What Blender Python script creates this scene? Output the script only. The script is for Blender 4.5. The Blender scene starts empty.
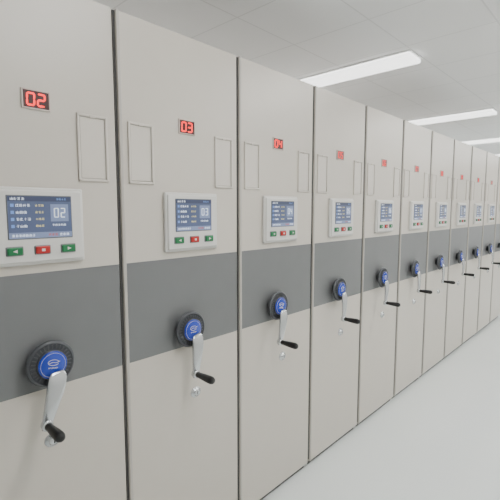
import bpy, bmesh, math, random
from mathutils import Vector, Matrix
R = math.radians
sc = bpy.context.scene
col = sc.collection

# ------------------------------------------------------------------ materials
def lin(c):
    c /= 255.0
    return c/12.92 if c <= 0.04045 else ((c+0.055)/1.055)**2.4
def rgb(r, g, b): return (lin(r), lin(g), lin(b), 1)
def mat(name, c, rough=0.5, metal=0.0, var=0.04, scale=12, bump=0.0, bscale=400, emit=0.0, ecol=None, coat=0.0):
    m = bpy.data.materials.new(name); m.use_nodes = True
    nt = m.node_tree; b = nt.nodes['Principled BSDF']
    tc = nt.nodes.new('ShaderNodeTexCoord')
    n = nt.nodes.new('ShaderNodeTexNoise'); n.inputs['Scale'].default_value = scale
    n.inputs['Detail'].default_value = 3
    nt.links.new(tc.outputs['Object'], n.inputs['Vector'])
    mx = nt.nodes.new('ShaderNodeMix'); mx.data_type = 'RGBA'
    mx.inputs['A'].default_value = tuple(max(0, v*(1-var)) for v in c[:3]) + (1,)
    mx.inputs['B'].default_value = tuple(min(1, v*(1+var)) for v in c[:3]) + (1,)
    nt.links.new(n.outputs['Fac'], mx.inputs['Factor'])
    nt.links.new(mx.outputs['Result'], b.inputs['Base Color'])
    b.inputs['Roughness'].default_value = rough
    b.inputs['Metallic'].default_value = metal
    b.inputs['Coat Weight'].default_value = coat
    if bump:
        n2 = nt.nodes.new('ShaderNodeTexNoise'); n2.inputs['Scale'].default_value = bscale
        nt.links.new(tc.outputs['Object'], n2.inputs['Vector'])
        bp = nt.nodes.new('ShaderNodeBump'); bp.inputs['Strength'].default_value = bump
        bp.inputs['Distance'].default_value = 0.001
        nt.links.new(n2.outputs['Fac'], bp.inputs['Height'])
        nt.links.new(bp.outputs['Normal'], b.inputs['Normal'])
    if emit:
        b.inputs['Emission Color'].default_value = ecol or c
        b.inputs['Emission Strength'].default_value = emit
    return m

M = {}
M['paint'] = mat('warm_grey_paint', rgb(210, 203, 192), 0.32, var=0.02, bump=0.05)
M['frame'] = mat('pale_frame_paint', rgb(216, 209, 199), 0.32, var=0.02)
M['trim'] = mat('edge_trim_paint', rgb(190, 184, 175), 0.38, var=0.02)
M['band'] = mat('mid_grey_paint', rgb(119, 120, 121), 0.36, bump=0.05)
M['seal'] = mat('grey_rubber', rgb(80, 78, 76), 0.8)
M['body'] = mat('steel_body_paint', rgb(222, 219, 213), 0.5)
M['plinth'] = mat('dark_plinth', rgb(96, 94, 92), 0.6)
M['bezel'] = mat('white_plastic', rgb(222, 220, 215), 0.35, var=0.01)
M['groove'] = mat('grey_groove', rgb(176, 170, 161), 0.5)
M['lcd'] = mat('lcd_blue_grey', rgb(78, 88, 116), 0.3, var=0.22, scale=14, emit=0.30, ecol=rgb(90, 102, 140))
M['lcd_top'] = mat('lcd_dark_bar', rgb(60, 67, 90), 0.3, emit=0.26, ecol=rgb(70, 80, 112))
M['lcd_bar'] = mat('lcd_light_blue', rgb(104, 138, 196), 0.3, emit=0.5)
M['lcd_white'] = mat('lcd_white', rgb(218, 226, 236), 0.3, emit=0.62)
M['lcd_yellow'] = mat('lcd_pale_yellow', rgb(212, 204, 150), 0.3, emit=0.45)
M['lcd_tile'] = mat('lcd_pale_tile', rgb(120, 133, 166), 0.3, emit=0.38)
M['lcd_red'] = mat('lcd_red', rgb(186, 86, 78), 0.3, emit=0.42)
M['lcd_edge'] = mat('lcd_grey_edge', rgb(110, 113, 116), 0.3)
M['green'] = mat('green_button', rgb(30, 122, 72), 0.35)
M['red'] = mat('red_button', rgb(190, 40, 38), 0.35)
M['mark'] = mat('white_mark', rgb(225, 225, 220), 0.5)
M['led_bg'] = mat('led_window', rgb(58, 14, 14), 0.4)
M['led_bg_washout'] = mat('led_window_washout', rgb(146, 86, 82), 0.4)  # far displays: overexposure painted in as a paler window colour
M['led_frame'] = mat('led_pale_frame', rgb(216, 203, 195), 0.4)
M['led'] = mat('led_segment', rgb(255, 44, 40), 0.4, emit=3.2, ecol=rgb(255, 38, 36))
M['led_washout'] = mat('led_segment_washout', rgb(232, 50, 48), 0.4, emit=1.0, ecol=rgb(245, 46, 44))  # weaker segments for far units, distance washout put into colour and glow
M['wheel'] = mat('charcoal_plastic', rgb(78, 80, 84), 0.34)
M['wheel_d'] = mat('dark_plastic', rgb(60, 62, 66), 0.38)
M['chrome'] = mat('brushed_metal', rgb(206, 208, 210), 0.18, metal=0.92)
M['blue'] = mat('blue_enamel', rgb(16, 58, 182), 0.25, coat=0.5)
M['grip'] = mat('black_grip', rgb(20, 20, 21), 0.4)
M['key'] = mat('key_slot_black', rgb(25, 25, 25), 0.5)
M['wall'] = mat('white_wall', rgb(228, 228, 226), 0.8)
M['light_frame'] = mat('light_frame_white', rgb(240, 240, 239), 0.5)
EC = (0.99, 0.99, 0.98, 1)
M['diffuser'] = mat('fill_light_diffuser', rgb(250, 250, 250), 0.5, emit=14.0, ecol=EC)  # strong glow, ends up only on the added unseen fixtures
M['diffuser_soft'] = mat('light_diffuser_soft', rgb(250, 250, 250), 0.5, emit=2.4, ecol=EC)

def floor_mat():
    return mat('pale_epoxy_floor', rgb(238, 243, 241), 0.13, var=0.02, scale=1.2, bump=0.02, bscale=30)
def ceiling_mat():
    m = bpy.data.materials.new('ceiling_tiles'); m.use_nodes = True
    nt = m.node_tree; b = nt.nodes['Principled BSDF']
    tc = nt.nodes.new('ShaderNodeTexCoord')
    br = nt.nodes.new('ShaderNodeTexBrick'); br.offset = 0; br.squash = 1
    br.inputs['Scale'].default_value = 1
    br.inputs['Brick Width'].default_value = 0.6
    br.inputs['Row Height'].default_value = 0.6
    br.inputs['Mortar Size'].default_value = 0.006
    br.inputs['Mortar Smooth'].default_value = 0.4
    br.inputs['Color1'].default_value = rgb(242, 242, 242)
    br.inputs['Color2'].default_value = rgb(240, 240, 240)
    br.inputs['Mortar'].default_value = rgb(223, 223, 223)
    nt.links.new(tc.outputs['Object'], br.inputs['Vector'])
    nt.links.new(br.outputs['Color'], b.inputs['Base Color'])
    b.inputs['Roughness'].default_value = 0.85
    return m

# ------------------------------------------------------------------ mesh helpers
class MB:
    def __init__(s): s.bm = bmesh.new(); s.mats = []
    def mi(s, m):
        if m not in s.mats: s.mats.append(m)
        return s.mats.index(m)
    def box(s, x0, x1, y0, y1, z0, z1, m, bev=0.0, seg=2, sides_only=False):
        i = s.mi(m); before = set(s.bm.faces)
        v = [s.bm.verts.new(p) for p in ((x0,y0,z0),(x1,y0,z0),(x1,y1,z0),(x0,y1,z0),(x0,y0,z1),(x1,y0,z1),(x1,y1,z1),(x0,y1,z1))]
        fs = [s.bm.faces.new([v[k] for k in q]) for q in ((3,2,1,0),(4,5,6,7),(0,1,5,4),(1,2,6,5),(2,3,7,6),(3,0,4,7))]
        if bev:
            es = list({e for f in fs for e in f.edges})
            if sides_only: es = [e for e in es if abs(e.verts[0].co.z-e.verts[1].co.z) > 1e-6]
            bmesh.ops.bevel(s.bm, geom=es, offset=bev, segments=seg, affect='EDGES', profile=0.5)
        for f in s.bm.faces:
            if f not in before: f.material_index = i
    def lathe(s, prof, m, n=48, c=(0,0,0), sx=1.0):
        i = s.mi(m); rings = []
        for r, h in prof:
            if r < 1e-6:
                ring = [s.bm.verts.new((c[0], c[1]+h, c[2]))]
            else:
                ring = [s.bm.verts.new((c[0]+r*sx*math.cos(2*math.pi*k/n), c[1]+h, c[2]+r*math.sin(2*math.pi*k/n))) for k in range(n)]
            rings.append(ring)
        for a, b in zip(rings, rings[1:]):
            for k in range(n):
                q = [a[k], a[(k+1) % n]] if len(a) > 1 else [a[0]]
                q += [b[(k+1) % n], b[k]] if len(b) > 1 else [b[0]]
                if len(q) > 2:
                    f = s.bm.faces.new(q); f.material_index = i; f.smooth = True
    def sweep(s, pts, hw, ht, m, n=16):
        # flat bar: section lies across the path in the x-z plane (width) and along y (thickness)
        i = s.mi(m); rings = []
        pts = [Vector(p) for p in pts]
        for k, p in enumerate(pts):
            t = (pts[min(k+1, len(pts)-1)]-pts[max(k-1, 0)]).normalized()
            side = Vector((0, 1, 0)).cross(t).normalized()
            nn = t.cross(side).normalized()
            ring = []
            for j in range(n):
                a = 2*math.pi*j/n
                f = lambda u: math.copysign(abs(u)**0.55, u)
                ring.append(s.bm.verts.new(p+side*hw[k]*f(math.cos(a))+nn*ht[k]*f(math.sin(a))))
            rings.append(ring)
        for a, b in zip(rings, rings[1:]):
            for j in range(n):
                f = s.bm.faces.new((a[j], a[(j+1) % n], b[(j+1) % n], b[j])); f.material_index = i; f.smooth = True
        for r in (rings[0], rings[-1]):
            f = s.bm.faces.new(r); f.material_index = i
    def poly(s, pts, y0, y1, m):
        i = s.mi(m)
        a = [s.bm.verts.new((x, y0, z)) for x, z in pts]; b = [s.bm.verts.new((x, y1, z)) for x, z in pts]
        fs = [s.bm.faces.new(a), s.bm.faces.new(b[::-1])]
        for k in range(len(pts)):
            l = (k+1) % len(pts); fs.append(s.bm.faces.new((a[k], b[k], b[l], a[l])))
        for f in fs: f.material_index = i
    def stroke(s, pts, t, y0, y1, m):
        for (xa, za), (xb, zb) in zip(pts, pts[1:]):
            d = math.hypot(xb-xa, zb-za)
            if d < 1e-6: continue
            ux, uz = (xb-xa)/d, (zb-za)/d; nx, nz = -uz*t/2, ux*t/2
            ex, ez = ux*t*0.2, uz*t*0.2
            s.poly([(xa-ex+nx, za-ez+nz), (xb+ex+nx, zb+ez+nz), (xb+ex-nx, zb+ez-nz), (xa-ex-nx, za-ez-nz)], y0, y1, m)
    def mesh(s, name):
        bmesh.ops.recalc_face_normals(s.bm, faces=s.bm.faces[:])
        me = bpy.data.meshes.new(name); s.bm.to_mesh(me); s.bm.free()
        for m in s.mats: me.materials.append(m)
        return me
    def build(s, name, parent=None, loc=(0,0,0)):
        o = bpy.data.objects.new(name, s.mesh(name)); col.objects.link(o)
        o.location = loc
        if parent: o.parent = parent
        return o

def empty(name, loc, label, cat, group=None):
    o = bpy.data.objects.new(name, None); col.objects.link(o)
    o.location = loc; o.empty_display_size = 0.1
    o['label'] = label; o['category'] = cat
    if group: o['group'] = group
    return o
def copy_tree(o, parent=None):
    c = o.copy(); col.objects.link(c)
    if parent: c.parent = parent
    for ch in list(o.children): copy_tree(ch, c)
    return c

# ------------------------------------------------------------------ the setting
X0, X1, Y0, Y1, H = -3.0, 12.0, -2.6, 4.2, 2.78
def struct(name, args, m):
    b = MB(); b.box(*args, m); o = b.build(name); o['kind'] = 'structure'; return o
struct('floor', (X0-.1, X1+.1, Y0-.1, Y1+.1, -0.1, 0), floor_mat())
struct('ceiling', (X0-.1, X1+.1, Y0-.1, Y1+.1, H, H+0.1), ceiling_mat())
struct('wall_left', (X0-.1, X0, Y0, Y1, 0, H), M['wall'])
struct('wall_right', (X1, X1+.1, Y0, Y1, 0, H), M['wall'])
struct('wall_back', (X0, X1, Y1, Y1+.1, 0, H), M['wall'])
struct('wall_front', (X0, X1, Y0-.1, Y0, 0, H), M['wall'])

# ------------------------------------------------------------------ digits and screens
SEG = {'0':'abcdef','1':'bc','2':'abged','3':'abgcd','4':'fgbc','5':'afgcd','6':'afgedc','7':'abc','8':'abcdefg','9':'abcdfg'}
dig_mesh = {}
def digit_mesh(ch, mm='led'):
    if (ch, mm) in dig_mesh: return dig_mesh[(ch, mm)]
    w, h, t, g, sl = 0.0100, 0.0172, 0.0022, 0.0003, 0.04
    b = MB()
    def hseg(z):
        p = [(-w+g, z), (-w+g+t, z+t), (w-g-t, z+t), (w-g, z), (w-g-t, z-t), (-w+g+t, z-t)]
        b.poly([(x+sl*zz, zz) for x, zz in p], -0.001, 0.0005, M[mm])
    def vseg(x, z0, z1):
        p = [(x, z0+g), (x-t, z0+g+t), (x-t, z1-g-t), (x, z1-g), (x+t, z1-g-t), (x+t, z0+g+t)]
        b.poly([(xx+sl*zz, zz) for xx, zz in p], -0.001, 0.0005, M[mm])
    for s_ in SEG[ch]:
        {'a': lambda: hseg(h), 'g': lambda: hseg(0), 'd': lambda: hseg(-h),
         'b': lambda: vseg(w, 0, h), 'c': lambda: vseg(w, -h, 0),
         'f': lambda: vseg(-w, 0, h), 'e': lambda: vseg(-w, -h, 0)}[s_]()
    dig_mesh[(ch, mm)] = b.mesh('digit_'+ch)
    return dig_mesh[(ch, mm)]

def window_mesh(bg):
    b = MB(); wx, wz, t = 0.041, 0.029, 0.004
    for q in ((-wx, -wx+t, -wz, wz), (wx-t, wx, -wz, wz), (-wx+t, wx-t, -wz, -wz+t), (-wx+t, wx-t, wz-t, wz)):
        b.box(q[0], q[1], -0.006, 0.001, q[2], q[3], M['led_frame'], 0.001, 1)
    b.box(-wx+.001, wx-.001, -0.003, 0.0, -wz+.001, wz-.001, M[bg])
    return b.mesh('number_display')

def screen_mesh(num):
    rnd = random.Random(11)
    b = MB()
    lx, z0, z1 = 0.094, -0.038, 0.093
    b.box(-lx, lx, -0.0255, -0.023, z0, z1, M['lcd_edge'], 0.0012, 1)
    b.box(-lx+.003, lx-.003, -0.0262, -0.0250, z0+.003, z1-.003, M['lcd'])
    y0, y1 = -0.0267, -0.0258; ya = y0-0.0004
    b.box(-lx+.003, lx-.003, y0, y1, 0.075, 0.090, M['lcd_top'])
    b.box(-lx+.003, lx-.003, y0, y1, -0.035, -0.018, M['lcd_tile'])
    def text(x0, x1, zc, h, mm):
        # rows of tiny square, many-stroked characters
        w = h*1.9; x = x0; t = h*0.11
        while x+w <= x1:
            k = rnd.randrange(4); c = x+w*rnd.uniform(.35, .65)
            for zz in (0.75, 0.25, -0.25, -0.75):
                if rnd.random() < 0.8:
                    b.box(x+w*rnd.uniform(0, .2), x+w*rnd.uniform(.8, 1), ya, y1, zc+h*zz-t, zc+h*zz+t, mm)
            b.box(c-t, c+t, ya, y1, zc-h*0.9, zc+h*0.95, mm)
            if k in (1, 3): b.box(x, x+2*t, ya, y1, zc-h*0.9, zc+h*0.6, mm)
            if k in (2, 3): b.box(x+w-2*t, x+w, ya, y1, zc-h*0.9, zc+h*0.6, mm)
            x += w+h*0.45
    text(-0.084, -0.040, 0.0825, 0.0042, M['lcd_white']); text(0.046, 0.084, 0.0825, 0.0034, M['lcd_bar'])
    for r, e in enumerate((-0.024, -0.034, -0.024, -0.034)):
        z = 0.063-r*0.0205
        b.box(-0.084, -0.075, y0, y1, z-0.0045, z+0.0045, M['lcd_bar'])
        text(-0.070, e, z, 0.0044, M['lcd_white'])
        text(-0.016, 0.014, z, 0.0036, M['lcd_yellow'])
    b.box(0.028, 0.082, y0, y1, 0.014, 0.067, M['lcd_tile'])
    for k, ch in enumerate(num):
        cx, cz, w, h, t = 0.045+0.020*k, 0.0405, 0.0058, 0.0135, 0.0016
        for s_ in SEG[ch]:
            e = {'a':(-w,w,h-t,h+t),'g':(-w,w,-t,t),'d':(-w,w,-h-t,-h+t),'b':(w-t,w+t,0,h),'c':(w-t,w+t,-h,0),'f':(-w-t,-w+t,0,h),'e':(-w-t,-w+t,-h,0)}[s_]
            b.box(cx+e[0], cx+e[1], y0-.0008, y1, cz+e[2], cz+e[3], M['lcd_white'])
    text(0.032, 0.080, 0.003, 0.0036, M['lcd_white'])
    text(-0.084, -0.014, -0.0265, 0.0040, M['lcd_white'])
    text(0.020, 0.048, -0.0265, 0.0042, M['lcd_red']); text(0.054, 0.084, -0.0265, 0.0042, M['lcd_white'])
    return b.mesh('display_screen')

# ------------------------------------------------------------------ one shelving unit
W = 0.6
ZT, ZB1, ZB0 = 2.240, 1.362, 0.985
def make_unit():
    root = empty('mobile_shelving_unit', (0,0,0), '', 'shelving unit', 'mobile shelving units in one long row')
    hw = W/2-0.0052
    b = MB(); b.box(-0.285, 0.285, 0.040, 3.0, 0.08, ZT-0.02, M['body'], 0.004); b.build('body', root)
    b = MB(); b.box(-0.28, 0.28, 0.02, 2.98, 0.0, 0.08, M['plinth'], 0.004); b.build('plinth', root)
    for nm, z0, z1, mm in (('upper_panel', ZB1, ZT, 'paint'), ('grey_band_panel', ZB0, ZB1, 'band'), ('lower_panel', 0.035, ZB0, 'paint')):
        b = MB(); b.box(-hw, hw, 0.0, 0.040, z0+0.0003, z1-0.0003, M[mm], 0.008, 4, sides_only=True); b.build(nm, root)
    b = MB(); b.box(-hw-0.001, -hw+0.014, -0.007, 0.039, 0.035, ZT+0.001, M['trim'], 0.005, 4); b.build('edge_trim', root)
    for s_ in (-1, 1):
        b = MB(); x = s_*(hw+0.0026)
        b.box(x-0.0025, x+0.0025, 0.002, 0.038, 0.05, ZT-0.003, M['seal'], 0.001, 1); b.build('rubber_seal', root)
    for s_ in (-1, 1):
        b = MB(); cx = s_*0.208; w, z0, z1, t = 0.053, 1.652, 1.872, 0.009
        P = M['frame']
        b.box(cx-w, cx-w+t, -0.007, 0.001, z0, z1, P, 0.003, 2); b.box(cx+w-t, cx+w, -0.007, 0.001, z0, z1, P, 0.003, 2)
        b.box(cx-w, cx+w, -0.007, 0.001, z0, z0+t, P, 0.003, 2); b.box(cx-w, cx+w, -0.007, 0.001, z1-t, z1, P, 0.003, 2)
        b.box(cx-w+t+0.002, cx+w-t-0.002, -0.0025, 0.001, z0+t+0.002, z1-t-0.002, P, 0.001, 1)
        b.box(cx-w+t, cx+w-t, -0.0008, 0.001, z0+t, z1-t, M['groove'])
        b.box(cx-0.010, cx+0.010, -0.0085, 0.0, z1-t-0.002, z1-0.001, P, 0.0015, 1)
        b.build('label_holder', root)
    d = bpy.data.objects.new('number_display', window_mesh('led_bg')); col.objects.link(d); d.parent = root; d.location = (0.006, 0, 1.888)
    for k, x in enumerate((-0.0152, 0.0152)):
        o = bpy.data.objects.new('digit', digit_mesh('0')); col.objects.link(o); o.parent = d
        o.location = (x, -0.0034, 0); o['slot'] = k
    b = MB(); b.box(-0.136, 0.136, -0.016, 0.001, -0.1175, 0.1175, M['bezel'], 0.006, 3)
    b.box(-0.128, 0.128, -0.0235, -0.012, -0.109, 0.109, M['bezel'], 0.005, 3)
    c = b.build('control_panel', root, (0.028, 0, 1.508))
    o = bpy.data.objects.new('display_screen', screen_mesh('02')); col.objects.link(o); o.parent = c
    for x, mm, lab in ((-0.078, 'green', 'green push button'), (0.0, 'red', 'red push button'), (0.078, 'green', 'green push button')):
        b = MB(); b.box(-0.024, 0.024, -0.004, 0.002, -0.014, 0.014, M['lcd_edge'], 0.003, 2)
        b.box(-0.021, 0.021, -0.009, 0.0, -0.0115, 0.0115, M[mm], 0.004, 3)
        if mm == 'red': b.box(-0.005, 0.005, -0.0095, -0.008, -0.004, 0.004, M['mark'])
        else:
            q = -1 if x < 0 else 1
            b.poly([(q*0.007, 0), (-q*0.005, 0.005), (-q*0.005, -0.005)], -0.0095, -0.008, M['mark'])
        o = b.build('button', c, (x, -0.0235, -0.072)); o['label'] = lab
    # crank wheel: flat disc with a shallow dished, finely ribbed face
    b = MB()
    b.lathe([(0.0,0.0),(0.034,0.0),(0.034,-0.022),(0.066,-0.024),(0.0725,-0.027),(0.0745,-0.032),(0.0735,-0.037),(0.070,-0.040),(0.066,-0.041)], M['wheel'], 56)
    b.lathe([(0.066,-0.041),(0.064,-0.0395),(0.060,-0.039),(0.044,-0.040)], M['wheel_d'], 56)
    b.lathe([(0.046,-0.039),(0.046,-0.046),(0.044,-0.048),(0.042,-0.046),(0.0,-0.046)], M['wheel'], 56)
    for k in range(30):
        a = 2*math.pi*k/30; ca, sa = math.cos(a), math.sin(a)
        b.stroke([(0.049*ca, 0.049*sa), (0.061*ca, 0.061*sa)], 0.0032, -0.0415, -0.038, M['wheel'])
    w = b.build('crank_wheel', root, (0, 0, 1.065))
    b = MB()
    b.lathe([(0.0435,-0.045),(0.0435,-0.050),(0.0415,-0.052),(0.0,-0.052)], M['blue'], 44)
    K = M['mark']; ya, yb = -0.0528, -0.0515
    arc = lambda rx, rz, a0, a1, cx=0, cz=0, n=28: [(cx+rx*math.cos(R(a0+(a1-a0)*k/n)), cz+rz*math.sin(R(a0+(a1-a0)*k/n))) for k in range(n+1)]
    b.stroke(arc(0.0375, 0.0375, 0, 360, n=44), 0.0007, ya, yb, K)
    b.stroke(arc(0.0165, 0.0088, 25, 335, 0, 0.008), 0.0015, ya, yb, K)
    b.stroke([(-0.014, 0.005), (-0.003, 0.009), (0.008, 0.007), (0.019, 0.012)], 0.0014, ya, yb, K)
    for k in range(6):
        x = -0.0130+k*0.0050
        b.stroke([(x, -0.0065), (x, -0.0105)], 0.0008, ya, yb, K)
        b.stroke([(x, -0.0065 if k % 2 else -0.0102), (x+0.0028, -0.0080 if k % 2 else -0.0070), (x+0.0028, -0.0105)], 0.0008, ya, yb, K)
    e = b.build('hub_badge', w); e['label'] = 'round blue badge with a white ringed emblem'
    # arm: a chunky silver lever rooted on the lower hub face, tapering down to the grip
    b = MB()
    b.sweep([(0.015,-0.053,-0.020),(0.0160,-0.057,-0.024),(0.0165,-0.060,-0.036),(0.015,-0.063,-0.058),(0.012,-0.066,-0.086),(0.007,-0.069,-0.114),(0.003,-0.071,-0.142),(0.0,-0.072,-0.168),(0.0,-0.072,-0.194)],
            [0.016,0.0225,0.0275,0.0285,0.0260,0.0222,0.0186,0.0160,0.013], [0.004,0.005,0.006,0.008,0.008,0.0075,0.007,0.0065,0.005], M['chrome'], 24)
    b.lathe([(0.0,-0.062),(0.0160,-0.062),(0.0170,-0.065),(0.0170,-0.079),(0.0150,-0.082),(0.0,-0.082)], M['chrome'], 24, (0,0,-0.179))
    b.build('crank_arm', w)
    b = MB()
    b.lathe([(0.0,-0.080),(0.010,-0.080),(0.0125,-0.086),(0.0115,-0.092),(0.0125,-0.106),(0.0145,-0.132),(0.0155,-0.156),(0.0152,-0.168),(0.0120,-0.177),(0.006,-0.181),(0.0,-0.182)], M['grip'], 24, (0,0,-0.179))
    b.build('crank_grip', w)
    b = MB()
    b.lathe([(0.0,0.001),(0.024,0.001),(0.024,-0.002),(0.022,-0.004),(0.013,-0.005),(0.013,-0.012),(0.011,-0.014),(0.0,-0.014)], M['chrome'], 32, (0,0,0), 1.15)
    b.box(-0.0018, 0.0018, -0.0146, -0.013, -0.007, 0.007, M['key'])
    b.build('lock', root, (0.035, 0, 0.768))
    return root

words = ['leftmost in view', 'second from the left', 'third from the left', 'fourth from the left', 'fifth from the left', 'sixth from the left',
         'seventh from the left', 'eighth from the left', 'ninth from the left', 'tenth from the left', 'cut by the right edge']
tilt = [11, 2, 10, 4, 10, 3, 9, 5, 8, 4, 6]            # crank hanging to the left of straight down, degrees
shift = [(0.028, -0.004), (-0.014, -0.008), (-0.040, -0.026)] + [(-0.040, -0.028)]*8   # wheel, control panel
washout_window = window_mesh('led_bg_washout')
proto = make_unit()
units = [proto]+[copy_tree(proto) for _ in range(10)]
for i, u in enumerate(units):
    num = '%02d' % (i+2)
    u.location = (-0.3+W*i, 0, 0)
    u['label'] = 'warm grey mobile shelving unit with red display reading %s, %s' % (num, words[i])
    for ch in u.children:
        if ch.name.startswith('number_display'):
            ch.location.x += 0.028 if i == 0 else (-0.02 if i > 1 else 0)
            if i > 2: ch.data = washout_window
            for g in ch.children: g.data = digit_mesh(num[g['slot']], 'led' if i < 3 else 'led_washout')
        if ch.name.startswith('control_panel'):
            ch.location.x += shift[i][1]
            for g in ch.children:
                if g.name.startswith('display_screen'): g.data = screen_mesh(num)
        if ch.name.startswith('lock') and i == 0:
            ch.location.z += 0.040
        if ch.name.startswith('crank_wheel'):
            ch.location.x += shift[i][0]
            if i == 0: ch.location.z += 0.010
            ch.rotation_euler = (0, R(tilt[i]), 0)

# ------------------------------------------------------------------ ceiling lights
def make_light(x, y):
    root = empty('ceiling_light', (0,0,0), '', 'ceiling light', 'white ceiling light panels')
    b = MB()
    b.box(-x, x, -y, y, -0.012, 0, M['light_frame'], .003, 1); b.build('base_plate', root)
    b = MB(); b.box(-x+.01, x-.01, -y+.01, y-.01, -0.045, -0.012, M['diffuser'], 0.014, 3); b.build('diffuser', root)
    return root
wide = make_light(0.3, 0.6); slim = make_light(0.13, 0.6)  # wide fixtures are added out of view to brighten panels and ceiling
for ch in slim.children:
    if ch.name.startswith('diffuser'): ch.data.materials[0] = M['diffuser_soft']
fresh = {wide: True, slim: True}
front = {2.6: 'largest in view, above the units reading 05 to 07', 5.1: 'second in view, above the units reading 10 and 11', 7.5: 'third in view, at the right edge', 9.9: 'farthest of the slim row'}
order = {0.3: 'first', 2.6: 'second', 5.1: 'third', 7.5: 'fourth', 9.9: 'fifth'}
for y, row in ((-1.5, 'above the aisle'), (2.7, 'behind, over the backs of the units'), (0.6, '')):
    for x in (0.3, 2.6, 5.1, 7.5, 9.9):
        if y == 0.6 and x < 0.5: continue
        src = slim if y == 0.6 else wide
        l = src if fresh[src] else copy_tree(src); fresh[src] = False
        l.location = (x, y, H)
        l['label'] = 'slim glowing white ceiling light, '+front[x] if y == 0.6 else 'added wide fill light out of view %s, %s from the left' % (row, order[x])

# ------------------------------------------------------------------ camera, world
w = bpy.data.worlds.new('world'); sc.world = w; w.use_nodes = True
w.node_tree.nodes['Background'].inputs['Color'].default_value = (0.8, 0.85, 0.9, 1)
w.node_tree.nodes['Background'].inputs['Strength'].default_value = 0.3
cd = bpy.data.cameras.new('camera'); cam = bpy.data.objects.new('camera', cd); col.objects.link(cam)
cd.sensor_width = 36; cd.lens = 410/500*36; cd.clip_start = 0.02
cam.location = (-0.754, -1.347, 1.56)
cam.rotation_euler = (R(90-5.7), 0, R(-46.8))
sc.camera = cam
